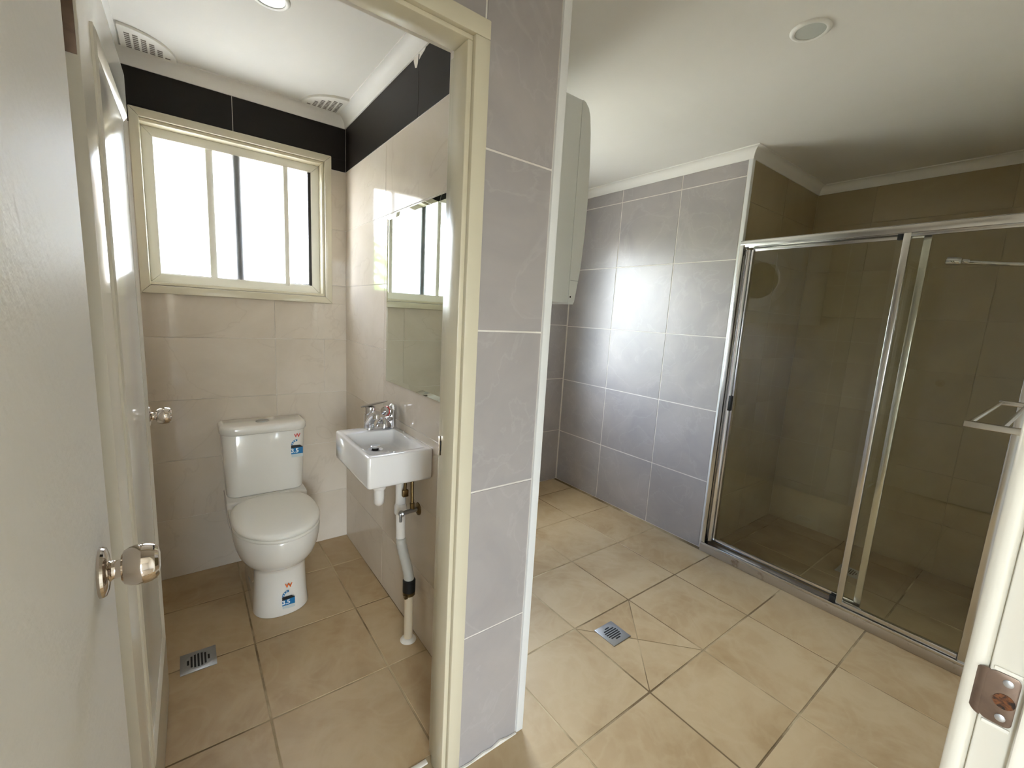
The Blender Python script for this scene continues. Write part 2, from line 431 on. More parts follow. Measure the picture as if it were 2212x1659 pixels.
# entrance wall with door hole
B = MB()
B.box(XL, -.165, -.11, YE - .004, -.12, ZC); B.box(.722, XS, -.11, YE - .004, -.12, ZC); B.box(-.165, .722, -.11, YE - .004, 2.06, ZC)
we = struct('wall_entrance', B, 'wall', 'plain entrance wall beside the camera, door jamb at its edge')

# hall behind the camera
B = MB()
B.box(-2.52, -.95, -2.72, -2.6, 0, ZC); B.box(-.05, 1.72, -2.72, -2.6, 0, ZC); B.box(-.95, -.05, -2.72, -2.6, 0, .1); B.box(-.95, -.05, -2.72, -2.6, 2.2, ZC)
struct('wall_hall_back', B, 'hall', 'hall wall with glazed door behind the camera')
B = MB()
B.box(-2.52, -2.4, -2.6, -1.1, 0, ZC); B.box(-2.52, -2.4, -.35, -.11, 0, ZC); B.box(-2.52, -2.4, -1.1, -.35, 0, .1); B.box(-2.52, -2.4, -1.1, -.35, 2.2, ZC)
struct('wall_hall_left', B, 'hall', 'left hall wall with wide window behind the camera')
struct('wall_hall_right', MB().box(1.6, 1.72, -2.72, -.11, 0, ZC), 'hall', 'right hall wall behind the camera')
struct('wall_hall_front', MB().box(-2.4, XL - .12, -.11, 0, 0, ZC), 'hall', 'short hall wall left of the entrance door')
struct('floor_hall', MB().box(-2.52, 1.72, -2.72, -.13, -.12, 0), 'hall_floor', 'brown timber hall floor behind the camera', 'floor')
struct('ceiling_hall', MB().box(-2.52, 1.72, -2.72, -.13, ZC, ZC + .12), 'ceiling', 'white hall ceiling behind the camera', 'ceiling')
w3 = thing('window_3', 'tall hall window at left behind the camera', 'window', (-2.46, -1.00, .1), kind='structure')
B = MB()
for (a, b, c, e) in ((-1.1, -.35, .1, .15), (-1.1, -.35, 2.15, 2.2), (-1.1, -1.05, .1, 2.2), (-.40, -.35, .1, 2.2)): B.box(-2.49, -2.44, a, b, c, e)
obj('window_frame', B, 'white_win', w3)
obj('pane', MB().box(-2.468, -2.462, -1.05, -.40, .15, 2.15), 'clear', w3, 0)
w4 = thing('window_4', 'glazed hall door straight behind the camera', 'window', (-.5, -2.66, .1), kind='structure')
B = MB()
for (a, b, c, e) in ((-.95, -.05, .1, .15), (-.95, -.05, 2.15, 2.2), (-.95, -.90, .1, 2.2), (-.10, -.05, .1, 2.2), (-.53, -.47, .1, 2.2)): B.box(a, b, -2.69, -2.64, c, e)
obj('window_frame', B, 'white_win', w4)
for a, b in ((-.90, -.53), (-.47, -.10)): obj('pane', MB().box(a, b, -2.668, -2.662, .15, 2.15), 'clear', w4, 0)

# ------------------------------------------------------------------ cornices (coved)
cn = 0
def cornice(axis, wallp, sgn, u0, u1, label, m0=0, m1=0, dp=.05, hz=.056):
    """cove along a wall; m0/m1 = end shift per unit of projection, for mitres"""
    global cn; cn += 1
    prof = [(0, ZC), (0, ZC - hz), (.006, ZC - hz)]
    for k in range(1, 8):
        a = k / 8 * PI / 2
        prof.append((.006 + (dp - .012) * (1 - math.cos(a)), ZC - hz + (hz - .006) * math.sin(a)))
    prof += [(dp - .006, ZC - .006), (dp, ZC - .006), (dp, ZC)]
    def P(u, dd, z, mm): 
        u = u + mm * dd
        return (wallp + sgn * dd, u, z) if axis == 'x' else (u, wallp + sgn * dd, z)
    B = MB().loft([[P(u0, a, z, m0) for a, z in prof], [P(u1, a, z, m1) for a, z in prof]])
    struct('trim_%d' % cn, B, 'cornice', label, 'cornice', 30)
t = T
cornice('y', YB - t, -1, XL, XW, 'white cove cornice above the toilet window')
cornice('x', XW - t, -1, 1.07, YB, 'white cove cornice above the basin wall')
cornice('x', XL + t, 1, 1.07, YB, 'white cove cornice behind the toilet door')
cornice('x', XT - t, -1, YS, YF, 'white cove cornice above the grey tile grid', m0=-1)
cornice('y', YF - t, -1, XP, XT, 'white cove cornice along the far wall')
cornice('y', YS, -1, XT - t, XS, 'shaded cove cornice over the left side of the shower recess', m0=-1)
cornice('x', XS - t, -1, YE, YS, 'shaded cove cornice along the back of the shower recess')
cornice('x', XP, 1, YD, YF, 'white cove cornice above the dryer')

# white tile edgings
cn += 1
B = MB().box(.8335, .8605, YD - .006, YD + .032, .004, ZC - .002, .0012)
struct('trim_%d' % cn, B, 'trim_white', 'white edging strip down the free end of the grey pillar', 'trim', 35)
cn += 1
B = MB().box(XT - .006, XT + .022, YS - .004, YS + .018, .05, ZC - .05, .0012)
struct('trim_%d' % cn, B, 'trim_white', 'white edging strip between grey tiles and shower frame', 'trim', 35)

# ------------------------------------------------------------------ window of the toilet room
w1 = thing('window_1', 'sliding window with cream frame above the toilet', 'window', (.256, YB, WZ0), kind='structure')
def frame_boards(B, x0, x1, z0, z1, wd, y0, y1, bev=.003):
    """four mitred boards round an opening in a Y plane; outer size x0..x1, z0..z1"""
    def trap(p):
        b = bmesh.new(); vs = [[b.verts.new((x, y, z)) for x, z in p] for y in (y0, y1)]
        b.faces.new(vs[0]); b.faces.new(list(reversed(vs[1])))
        for i in range(4): b.faces.new((vs[0][i], vs[1][i], vs[1][(i + 1) % 4], vs[0][(i + 1) % 4]))
        if bev: bmesh.ops.bevel(b, geom=b.edges[:], offset=bev, segments=2, profile=.5, affect='EDGES')
        B.add(b)
    a, e = wd, 0
    trap([(x0, z0), (x1, z0), (x1 - a, z0 + a), (x0 + a, z0 + a)])
    trap([(x0, z1), (x0 + a, z1 - a), (x1 - a, z1 - a), (x1, z1)])
    trap([(x0, z0), (x0 + a, z0 + a), (x0 + a, z1 - a), (x0, z1)])
    trap([(x1, z0), (x1, z1), (x1 - a, z1 - a), (x1 - a, z0 + a)])
B = MB(); frame_boards(B, -.142, .669, 1.405, 2.174, .034, YB - .024, YB - .002)
obj('architrave', B, 'cream_paint', w1)
B = MB(); frame_boards(B, -.121, .634, 1.443, 2.139, .013, YB - .010, YB + .150, .002)
obj('window_reveal', B, 'cream_paint', w1)
B = MB(); frame_boards(B, -.108, .621, 1.456, 2.126, .040, YB + .045, YB + .085, .003)
B.box(-.07, .585, YB + .05, YB + .058, 1.492, 1.500, .001)
obj('window_frame', B, 'white_win', w1)
B = MB().box(.121, .150, YB + .052, YB + .072, 1.495, 2.088, .003)
obj('mullion', B, 'white_win', w1)
B = MB().box(.448, .470, YB + .040, YB + .060, 1.488, 2.088, .003)
obj('sash_stile', B, 'white_win', w1)
B = MB().box(.226, .264, YB + .0528, YB + .075, 1.495, 2.085, .003)
obj('sash_stile', B, 'dark_win', w1, label='dark stile of the sliding sash behind the obscure pane')
B = MB().box(.566, .584, YB + .050, YB + .078, 1.494, 2.088, .002); B.box(.460, .584, YB + .060, YB + .078, 1.494, 1.504, .002)
obj('screen_track', B, 'dark_win', w1, label='dark track at the open right end of the window')
obj('pane', MB().box(-.07, .122, YB + .060, YB + .064, 1.495, 2.088), 'frost', w1, 0, label='obscure glass pane, left')
obj('pane', MB().box(.149, .450, YB + .048, YB + .052, 1.495, 2.088), 'frost', w1, 0, label='obscure glass pane, middle')

w2 = thing('window_2', 'bathroom window hidden behind the grey pillar', 'window', (1.56, YF, FZ0), kind='structure')
B = MB(); frame_boards(B, FX0 - .03, FX1 + .03, FZ0 - .03, FZ1 + .03, .05, YF - .02, YF - .002)
obj('architrave', B, 'cream_paint', w2)
B = MB(); frame_boards(B, FX0, FX1, FZ0, FZ1, .035, YF + .03, YF + .08); B.box(1.545, 1.575, YF + .03, YF + .07, FZ0 + .02, FZ1 - .02)
obj('window_frame', B, 'white_win', w2)
obj('pane', MB().box(FX0 + .02, 1.55, YF + .05, YF + .055, FZ0 + .02, FZ1 - .02), 'clear', w2, 0)
obj('pane', MB().box(1.57, FX1 - .02, YF + .05, YF + .055, FZ0 + .02, FZ1 - .02), 'clear', w2, 0)

# ------------------------------------------------------------------ toilet door frame
cn += 1
df = thing('trim_%d' % cn, 'cream painted door frame round the toilet doorway', 'door frame', (.6, YD, 0), kind='structure')
B = MB().box(.563, .604, YD - .018, YD - .002, .002, 2.021, .003); B.box(-.205, .604, YD - .018, YD - .002, 2.021, 2.062, .003)
obj('architrave', B, 'cream_paint', df)
B = MB().box(.551, .5755, YD - .003, 1.029, .002, 2.012, .0035); B.box(.5635, .577, YD + .02, 1.066, .002, 2.012, .002)
obj('jamb', B, 'cream_paint', df)
B = MB().box(-.17, .576, YD - .003, 1.029, 2.012, 2.035, .0035)
obj('head_jamb', B, 'cream_paint', df)
B = MB().box(-.175, -.152, YD - .003, 1.029, .002, 2.012, .0035)
obj('jamb', B, 'cream_paint', df)
B = MB().box(.545, .562, 1.030, 1.0335, 1.000, 1.055, .001)
sp = obj('strike_plate', B, 'nickel', df)
obj('strike_hole', MB().box(.5495, .5525, 1.0285, 1.0302, 1.012, 1.042, .0005), 'dark', sp)

# ------------------------------------------------------------------ entrance door frame, right jamb with strike plate
cn += 1
ef = thing('trim_%d' % cn, 'white painted entrance door jamb with brown strike plate at right edge', 'door frame', (.7, 0, 0), kind='structure')
B = MB().box(.700, .722, -.115, YE - .001, .002, 2.06, .0025)
obj('jamb', B, 'jamb_paint', ef)
B = MB().box(.686, .700, -.100, -.017, .002, 2.06, .004)
obj('door_stop', B, 'jamb_paint', ef)
B = MB().box(.703, .765, YE - .003, YE + .018, .002, 2.10, .009, 5)
obj('architrave', B, 'jamb_paint', ef)
B = MB().box(-.165, -.155, -.115, YE - .001, .002, 2.06, .0025)
obj('jamb', B, 'jamb_paint', ef)
B = MB().box(-.165, .722, -.115, YE - .001, 2.05, 2.06, .0025)
obj('head_jamb', B, 'jamb_paint', ef)
# strike: rounded plate with a lip that wraps towards the bathroom
B = MB()
zc_, pts = 1.005, []
def plate_ring(x, k):
    P = []
    hh = .030
    for (cy, cz, a0) in ((.004, hh - .008, 0), (-.0075, hh - .006, 90), (-.0075, -hh + .006, 180), (.004, -hh + .008, 270)):
        for q in range(6):
            a = math.radians(a0 + q * 18)
            r_ = .008 if cy > 0 else .006
            P.append((x, cy + (r_ + k) * math.cos(a), zc_ + cz + (r_ + k) * math.sin(a)))
    return P
B.loft([plate_ring(.7005, 0), plate_ring(.6985, 0), plate_ring(.6982, -.0008)])
rings = []
for q in range(8):
    a = math.radians(q * 11)
    yy = .010 + .012 * math.sin(a); xx = .6983 + .012 * (1 - math.cos(a)); hh = .029 - .010 * (q / 7) ** 2
    rings.append([(xx, yy, zc_ - hh), (xx, yy, zc_ + hh), (xx + .0015, yy, zc_ + hh), (xx + .0015, yy, zc_ - hh)])
B.loft(rings)
stp = obj('strike_plate', B, 'brown_metal', ef, label='brown metal strike plate with two screws')
B = MB().lathe([(.0085, 0), (.0085, .0006), (.006, .0007)], (.6981, -.0045, 1.004), (-1, 0, 0), 20)
obj('latch_hole', B, 'rust', stp)
for zz in (1.026, .984):
    B = MB().lathe([(.0042, 0), (.0042, .0006), (.003, .0011)], (.6981, -.0045, zz), (-1, 0, 0), 16)
    sc = obj('screw', B, 'screw', stp)
    B = MB()
# paint ridge round the plate
B = MB().box(.6975, .7003, -.0135, .008, 1.036, 1.0405, .001); B.box(.6975, .7003, -.0135, .008, .9695, .974, .001)
obj('paint_ridge', B, 'sealant', ef)

# ------------------------------------------------------------------ doors
def knob(parent, x, y, z, org_name):
    """ball knob on a round rose, pointing along +X from the door face at x"""
    ax = (1, 0, 0)
    B = MB().lathe([(.0325, 0), (.0325, .003), (.031, .006), (.024, .0085), (.012, .010), (.0, .010)], (x, y, z), ax, 40)
    rose = obj('rose', B, 'nickel', parent)
    prof = [(.0, .006), (.016, .008), (.0125, .012), (.0115, .018), (.0125, .022)]
    for (rr_, h) in ((.0180, .0215), (.0218, .024), (.0250, .030), (.0266, .037), (.0268, .044), (.0258, .051), (.0232, .0565), (.0190, .0600), (.010, .0618), (0, .0620)): prof.append((rr_, h))
    B = MB().lathe(prof, (x, y, z), ax, 40)
    k = obj('knob', B, 'nickel', parent)
    return k
# entrance door, opened 90 degrees; local x = along leaf away from hinge is +Y of the room
d1 = thing('door_1', 'open white entrance door at the left edge, nearest the camera, with ball knob', 'door', (-.102, .012, 0), kind='structure')
B = MB().box(-.140, -.102, .014, .832, .010, 2.045, .0025)
obj('leaf', B, 'door_paint', d1)
knob(d1, -.102, .728, 1.030, None)
# toilet door, opened inwards
d2 = thing('door_2', 'open white panelled toilet door with ball knob, behind the entrance door', 'door', (-.112, 1.058, 0), kind='structure', rot=math.radians(-.9))
ORG[d2.name] = Vector((0, 0, 0))
LW = .722
B = MB().box(-.036, 0, 0, LW, .010, 2.012, .002)
obj('leaf', B, 'white_gloss', d2)
# raised moulding round the single tall panel
py0, py1, pz0, pz1 = .125, LW - .095, .272, 1.878
def mould(B, wd, hgt):
    prof = [(0, 0), (.0, hgt * .6), (wd * .3, hgt), (wd * .55, hgt * .75), (wd, hgt * .15), (wd, 0)]
    ring = []
    for (cy, cz, sy, sz) in ((py0, pz0, 1, 1), (py1, pz0, -1, 1), (py1, pz1, -1, -1), (py0, pz1, 1, -1)):
        ring.append([Vector((h - .0005, cy + sy * o_, cz + sz * o_)) for o_, h in prof])
    ring.append(ring[0])
    B.loft(ring, cap=False)
B = MB(); mould(B, .026, .008)
obj('panel_moulding', B, 'white_gloss', d2, 18)
knob(d2, 0, LW - .060, 1.02, None)
B = MB().box(-.032, -.004, -.0022, .0005, 1.770, 1.872, .0004)
hg = obj('hinge', B, 'brown_metal', d2)
B = MB().tube([(-.036, -.006, 1.768), (-.036, -.006, 1.874)], .0058, 12)
obj('hinge_pin', B, 'steel', hg)
obj('hinge', MB().box(-.032, -.004, -.0022, .0005, .18, .28, .0004), 'brown_metal', d2)

# ------------------------------------------------------------------ toilet
def egg(cx, cy, hw, fr, bk, z, nf=2.0, nb=3.0, n=48):
    P = []
    for k in range(n):
        a = 2 * PI * k / n
        ca, sa = math.cos(a), math.sin(a)
        e = nf if sa < 0 else nb
        rr_ = (abs(ca) ** e + abs(sa) ** e) ** (-1 / e)
        P.append((cx + hw * rr_ * ca, cy + (fr if sa < 0 else bk) * rr_ * sa, z))
    return P
def rrect(x0, x1, y0, y1, rf, rb, z, q=7):
    """rounded rectangle, front radius rf (low y), back radius rb"""
    P = []
    for (cx, cy, r_, a0) in ((x1 - rb, y1 - rb, rb, 0), (x0 + rb, y1 - rb, rb, 90), (x0 + rf, y0 + rf, rf, 180), (x1 - rf, y0 + rf, rf, 270)):
        for k in range(q):
            a = math.radians(a0 + 90 * k / (q - 1))
            P.append((cx + r_ * math.cos(a), cy + r_ * math.sin(a), z))
    return P
TX = .306
to = thing('toilet', 'white close-coupled toilet with closed lid under the window', 'toilet', (TX, 2.25, 0))
B = MB()
R_ = []
for (z, hw, yf, yc) in ((.002, .115, 1.990, 2.10), (.006, .116, 1.988, 2.10), (.06, .110, 1.994, 2.10), (.15, .106, 2.000, 2.10), (.205, .107, 2.000, 2.10), (.222, .114, 1.993, 2.11),
                        (.236, .130, 1.972, 2.12), (.254, .147, 1.948, 2.13), (.278, .160, 1.928, 2.14), (.310, .170, 1.912, 2.14), (.350, .177, 1.903, 2.14), (.388, .179, 1.900, 2.14), (.396, .177, 1.903, 2.14), (.398, .172, 1.908, 2.14)):
    R_.append(egg(TX, yc, hw, yc - yf, 2.574 - yc, z, 2.0 if z > .23 else 2.3, 5.0))
B.loft(R_)
# ledge that carries the cistern
B.loft([rrect(TX - .150, TX + .150, 2.36, 2.574, .03, .01, .20), rrect(TX - .178, TX + .178, 2.35, 2.574, .03, .01, .32), rrect(TX - .180, TX + .180, 2.35, 2.574, .03, .01, .418), rrect(TX - .176, TX + .176, 2.355, 2.574, .03, .01, .424)])
pan = obj('pan', B, 'ceramic', to, 50)
B = MB().loft([egg(TX, 2.14, .176, .243, .24, .399, 2.05, 3.2), egg(TX, 2.14, .178, .246, .24, .402, 2.05, 3.2), egg(TX, 2.14, .178, .246, .24, .409, 2.05, 3.2), egg(TX, 2.14, .175, .243, .24, .412, 2.05, 3.2)])
obj('seat', B, 'seat', to, 50)
B = MB().loft([egg(TX, 2.14, .173, .241, .232, .4135, 2.05, 3.2), egg(TX, 2.14, .178, .247, .238, .417, 2.05, 3.2), egg(TX, 2.14, .1785, .247, .239, .424, 2.05, 3.2), egg(TX, 2.14, .174, .242, .235, .431, 2.05, 3.2), egg(TX, 2.14, .163, .228, .225, .4355, 2.05, 3.2), egg(TX, 2.14, .13, .18, .19, .4375, 2.1, 3), egg(TX, 2.14, .05, .07, .08, .4385, 2.1, 3)])
obj('seat_lid', B, 'seat', to, 60)
for sx in (-.075, .075):
    obj('seat_hinge', MB().tube([(TX + sx - .02, 2.383, .420), (TX + sx + .02, 2.383, .420)], .011, 14), 'seat', to)
B = MB().loft([rrect(TX - .170, TX + .170, 2.420, 2.572, .05, .012, .424), rrect(TX - .174, TX + .174, 2.412, 2.574, .055, .012, .432), rrect(TX - .186, TX + .186, 2.402, 2.574, .06, .012, .741), rrect(TX - .184, TX + .184, 2.404, 2.574, .06, .012, .745)])
ci = obj('cistern', B, 'ceramic', to, 50)
B = MB().loft([rrect(TX - .188, TX + .188, 2.398, 2.575, .06, .014, .747), rrect(TX - .193, TX + .193, 2.392, 2.576, .065, .014, .752), rrect(TX - .194, TX + .194, 2.391, 2.576, .066, .014, .776), rrect(TX - .188, TX + .188, 2.397, 2.573, .062, .014, .787), rrect(TX - .176, TX + .176, 2.410, 2.566, .055, .014, .791)])
obj('cistern_lid', B, 'ceramic', to, 50)
B = MB().lathe([(.030, -.002), (.030, .002), (.027, .0045), (0, .0045)], (TX - .005, 2.482, .791), (0, 0, 1), 28)
fb = obj('flush_button', B, 'steel', to)
B = MB().box(TX - .0058, TX - .0042, 2.455, 2.509, .7952, .7958)
obj('button_seam', B, 'steel', fb, 0)

def text_obj(s, size, m, parent, mtx):
    cu = bpy.data.curves.new('print', 'FONT'); cu.body = s; cu.size = size; cu.align_x = 'CENTER'; cu.extrude = .00015; cu.offset = .0007
    tmp = bpy.data.objects.new('tmp_print', cu); COL.objects.link(tmp)
    bpy.context.view_layer.update()
    me = bpy.data.meshes.new_from_object(tmp.evaluated_get(bpy.context.evaluated_depsgraph_get()))
    bpy.data.objects.remove(tmp)
    me.transform(mtx); me.transform(Matrix.Translation(-ORG[parent.name])); me.materials.clear(); me.materials.append(MT[m])
    o = bpy.data.objects.new('lettering', me); link(o, parent); ORG[o.name] = ORG[parent.name]
    return o
def sticker(parent, cx, y, zc, wm, wd, hgt, label, slant=0):
    """water rating sticker on a face looking towards -Y"""
    x0, x1 = cx - wd / 2, cx + wd / 2
    def strip(B, pts, y_): B.prism([(x, y_, z) for x, z in pts], (0, y_, 0), (0, y_ - .0004, 0))
    B = MB(); strip(B, [(x0, zc - hgt / 2), (x1, zc - hgt / 2), (x1, zc), (x0, zc)], y)
    st = obj('sticker', B, 'blue', parent, 0, label=label)
    B = MB(); strip(B, [(x0, zc - .006), (x1, zc - .003), (x1 - .25 * wd, zc + .009), (x0, zc + .010)], y - .0001); obj('print_band', B, 'ink', st, 0)
    B = MB(); strip(B, [(x0 + .002, zc - hgt / 2 - .017), (x1, zc - hgt / 2 - .017), (x1, zc - hgt / 2), (x0, zc - hgt / 2)], y); obj('print_band', B, 'pale', st, 0)
    B = MB(); ri, ro = wd * .33, wd * .5; pts = []
    for k in range(9): a = math.radians(180 - k * 12); pts.append((cx + ro * math.cos(a), zc + .012 + ro * math.sin(a)))
    for k in range(8, -1, -1): a = math.radians(180 - k * 12); pts.append((cx + ri * math.cos(a), zc + .012 + ri * math.sin(a)))
    # quads of the arch
    for k in range(8):
        q = [pts[k], pts[k + 1], pts[16 - k], pts[17 - k]]; strip(B, q, y)
    obj('rating_arch', B, 'blue', st, 0)
    B = MB()
    for k in (1.3, 3.6, 5.9):
        a = math.radians(180 - k * 12); rm = (ri + ro) / 2; sx, sz = cx + rm * math.cos(a), zc + .012 + rm * math.sin(a)
        strip(B, [(sx + (.0040 if i % 2 == 0 else .0018) * math.sin(i * PI / 5), sz + (.0040 if i % 2 == 0 else .0018) * math.cos(i * PI / 5)) for i in range(10)], y - .0003)
    obj('star', B, 'white_print', st, 0)
    rot = Matrix.Rotation(PI / 2, 4, 'X')
    text_obj('3.5', hgt * .42, 'white_print', st, Matrix.Translation((cx - wd * .2, y - .0006, zc - hgt * .40)) @ rot)
    text_obj('W', .028, wm, st, Matrix.Translation((cx + .002, y - .0004, zc + .052)) @ rot)
    return st
sticker(ci, .446, 2.4035, .656, 'red', .056, .076, 'blue water rating sticker with red W on the cistern')
sticker(pan, .322, 1.9915, .080, 'orange', .052, .066, 'worn blue water rating sticker with orange W on the pan foot')

# ------------------------------------------------------------------ basin
bx0, bx1, by0, by1, bz0, bz1 = .495, XW - .002, 1.452, 1.862, .753, .872
ba = thing('basin', 'small white rectangular basin on the wall right of the toilet', 'basin', (.62, 1.66, bz0))
ix0, ix1, iy0, iy1 = .516, .722, 1.487, 1.782
B = MB()
def rr4(x0, x1, y0, y1, r_, z, q=4): return rrect(x0, x1, y0, y1, r_, r_, z, q)
o1 = [rr4(bx0 + .004, bx1, by0 + .004, by1 - .004, .010, bz0), rr4(bx0 + .001, bx1, by0 + .001, by1 - .001, .010, bz0 + .004), rr4(bx0, bx1, by0, by1, .010, bz0 + .012), rr4(bx0, bx1, by0, by1, .010, bz1 - .006), rr4(bx0 + .002, bx1, by0 + .002, by1 - .002, .010, bz1 - .0015), rr4(bx0 + .005, bx1 - .003, by0 + .005, by1 - .005, .010, bz1),
      rr4(ix0 - .003, ix1 + .003, iy0 - .003, iy1 + .003, .010, bz1), rr4(ix0 - .001, ix1 + .001, iy0 - .001, iy1 + .001, .010, bz1 - .0015), rr4(ix0, ix1, iy0, iy1, .010, bz1 - .005), rr4(ix0 + .006, ix1 - .006, iy0 + .006, iy1 - .006, .012, .818), rr4(ix0 + .016, ix1 - .016, iy0 + .016, iy1 - .016, .014, .810)]
B.loft(o1)
obj('bowl', B, 'basin', ba, 50)
px_, py_ = .617, 1.722
B = MB().lathe([(.031, 0), (.031, .002), (.026, .003), (0, .003)], (px_, py_, .810), (0, 0, 1), 28)
wa = obj('waste_ring', B, 'chrome', ba)
B = MB().lathe([(.014, .003), (.014, .010), (.0, .010)], (px_, py_, .810), (0, 0, 1), 20)
obj('plug_stem', B, 'black', wa)
B = MB().lathe([(.019, .010), (.0205, .012), (.0205, .017), (.018, .019), (0, .0195)], (px_, py_, .810), (0, 0, 1), 28)
obj('plug_cap', B, 'chrome', wa)

# mixer tap standing on the basin's ledge
mx_, my_ = .628, 1.832
mt = thing('mixer_tap', 'chrome lever mixer tap with red dot on the basin ledge', 'tap', (mx_, my_, bz1))
B = MB().lathe([(.0235, 0), (.0235, .003), (.022, .005), (.0218, .055), (.0215, .066), (.0, .068)], (mx_, my_, bz1), (0, 0, 1), 28)
obj('body', B, 'chrome', mt)
rings = []
for k in range(9):
    u = k / 8
    yy = my_ - .002 - .094 * u; zz = bz1 + .024 + .062 * math.sin(u * 1.45); hw = .0215 - .0055 * u; hh = .022 - .009 * u
    rings.append([(mx_ + hw * math.cos(2 * PI * q / 16), yy, zz + hh * math.sin(2 * PI * q / 16)) for q in range(16)])
B = MB().loft(rings)
sp_ = obj('spout', B, 'chrome', mt, 60)
B = MB().lathe([(.015, -.004), (.0155, .004), (.0145, .013), (.011, .017)], (mx_, my_ - .090, bz1 + .068), (0, 0, 1), 20)
obj('aerator', B, 'chrome', sp_)
B = MB().lathe([(.0205, .066), (.0225, .072), (.0225, .094), (.020, .101), (0, .102)], (mx_, my_, bz1), (.04, -.06, 1), 28)
lv = obj('lever_cap', B, 'chrome', mt)
ld = Vector((.75, -.66, 0)).normalized(); lw = Vector((.66, .75, 0)).normalized(); rings = []
for dd, hw, zz, h in ((-.030, .014, .094, .006), (0, .019, .101, .007), (.04, .015, .114, .006), (.078, .009, .126, .003)):
    p = Vector((mx_, my_, bz1 + zz)) + ld * dd
    rings.append([p - lw * hw, p + lw * hw, p + lw * hw + Vector((0, 0, h)), p - lw * hw + Vector((0, 0, h))])
B = MB().loft(rings)
obj('lever', B, 'lever', lv)
B = MB().lathe([(.0052, 0), (.0052, .0016), (0, .0018)], (mx_ + .010, my_ - .0215, bz1 + .082), (.3, -1, 0), 14)
obj('temperature_dot', B, 'red', lv)

# wall tap in the corner behind it
wt = thing('wall_tap', 'chrome tap with red ringed handle against the wall, behind the mixer', 'tap', (.722, 1.80, bz1))
tx, ty = .722, 1.800
B = MB().lathe([(.0185, 0), (.0185, .004), (.0155, .008), (.0150, .060), (.0175, .066), (.0185, .090), (.016, .104), (.008, .110), (0, .111)], (tx, ty, bz1 + .001), (0, 0, 1), 24)
obj('body', B, 'chrome', wt)
ax = Vector((-.90, -.42, .10)).normalized()
B = MB().lathe([(.012, .010), (.020, .018), (.021, .036), (.0195, .0375)], (tx, ty, bz1 + .080), ax, 24)
hd = obj('handle', B, 'chrome', wt)
B = MB().lathe([(.0192, .0365), (.0205, .0375), (.0205, .0405), (.0192, .0415)], (tx, ty, bz1 + .080), ax, 24)
obj('handle_ring', B, 'red', hd)
B = MB().lathe([(.0185, .041), (.019, .052), (.016, .057), (0, .058)], (tx, ty, bz1 + .080), ax, 24)
obj('handle_cap', B, 'chrome', hd)
sx, sy = .690, 1.812
B = MB().tube([(tx, ty, bz1 + .045), (tx - .015, ty - .012, bz1 + .048), (sx, sy, bz1 + .040), (sx - .004, sy - .003, bz1 + .032)], [.011, .011, .0115, .012], 16)
so_ = obj('outlet', B, 'chrome', wt)
B = MB().lathe([(.010, .052), (.018, .048), (.028, .034), (.034, .018), (.0345, .013), (.030, .011), (.012, .010), (.011, .002)], (sx - .004, sy - .003, bz1), (0, 0, 1), 28)
obj('spray_dome', B, 'chrome', so_)

# waste pipe under the basin
wp_ = thing('waste_pipe', 'white plastic waste trap and pipe from basin down to floor', 'pipe', (.70, 1.58, 0))
B = MB().tube([(px_, 1.672, .7525), (px_, 1.672, .69)], .018, 18); obj('tail_pipe', B, 'pvc', wp_)
B = MB().lathe([(.024, .655), (.026, .658), (.026, .690), (.0235, .694)], (px_, 1.672, 0), (0, 0, 1), 20); obj('nut', B, 'pvc', wp_)
pts = [(px_, 1.672, .665), (px_, 1.672, .64)]
for k in range(0, 13):
    a = PI * k / 12; h = .040 - .040 * math.cos(a); pts.append((px_ + .30 * h, 1.672 + .95 * h, .620 - .032 * math.sin(a)))
pts += [(px_ + .024, 1.748, .66), (px_ + .026, 1.746, .695), (px_ + .045, 1.725, .718), (.690, 1.668, .722), (.698, 1.650, .71)]
B = MB().tube(pts, .0205, 18); obj('trap', B, 'pvc', wp_, 60)
B = MB().tube([(.700, 1.648, .74), (.700, 1.646, .56)], .0215, 20); obj('pipe', B, 'pvc', wp_)
B = MB().lathe([(.0245, .540), (.0265, .544), (.0265, .572), (.0225, .585)], (.700, 1.645, 0), (0, 0, 1), 22); obj('nut', B, 'pvc', wp_)
B = MB().tube([(.700, 1.645, .545), (.702, 1.642, .425)], .0195, 20); obj('pipe', B, 'pvc', wp_)
pts, rad = [], []
for k in range(27):
    u = k / 26
    e = u * u * (3 - 2 * u)
    pts.append((.702 + .004 * e, 1.640 - .082 * e, .43 - .155 * u)); rad.append(.0208 + (.0012 if k % 3 == 0 else 0))
B = MB().tube(pts, rad, 20); obj('flexible_pipe', B, 'flex', wp_, 50, label='grey ribbed flexible section of the pipe')
B = MB().lathe([(.0225, 0), (.0262, .003), (.0262, .052), (.022, .056)], (.706, 1.556, .226), (0, 0, 1), 22); cp = obj('coupling', B, 'black', wp_, label='black rubber coupling')
B = MB().lathe([(.0225, 0), (.0255, .002), (.0255, .014), (.0225, .016)], (.706, 1.556, .211), (0, 0, 1), 22); B.box(.676, .690, 1.528, 1.545, .212, .224, .002); obj('hose_clamp', B, 'brass', cp)
B = MB().tube([(.706, 1.556, .215), (.707, 1.556, .0)], .0185, 20); obj('pipe', B, 'pvc_cream', wp_, label='cream lower pipe')
B = MB().lathe([(.034, 0), (.030, .006), (.0205, .013)], (.707, 1.556, 0), (0, 0, 1), 20); obj('floor_collar', B, 'sealant', wp_, 60)

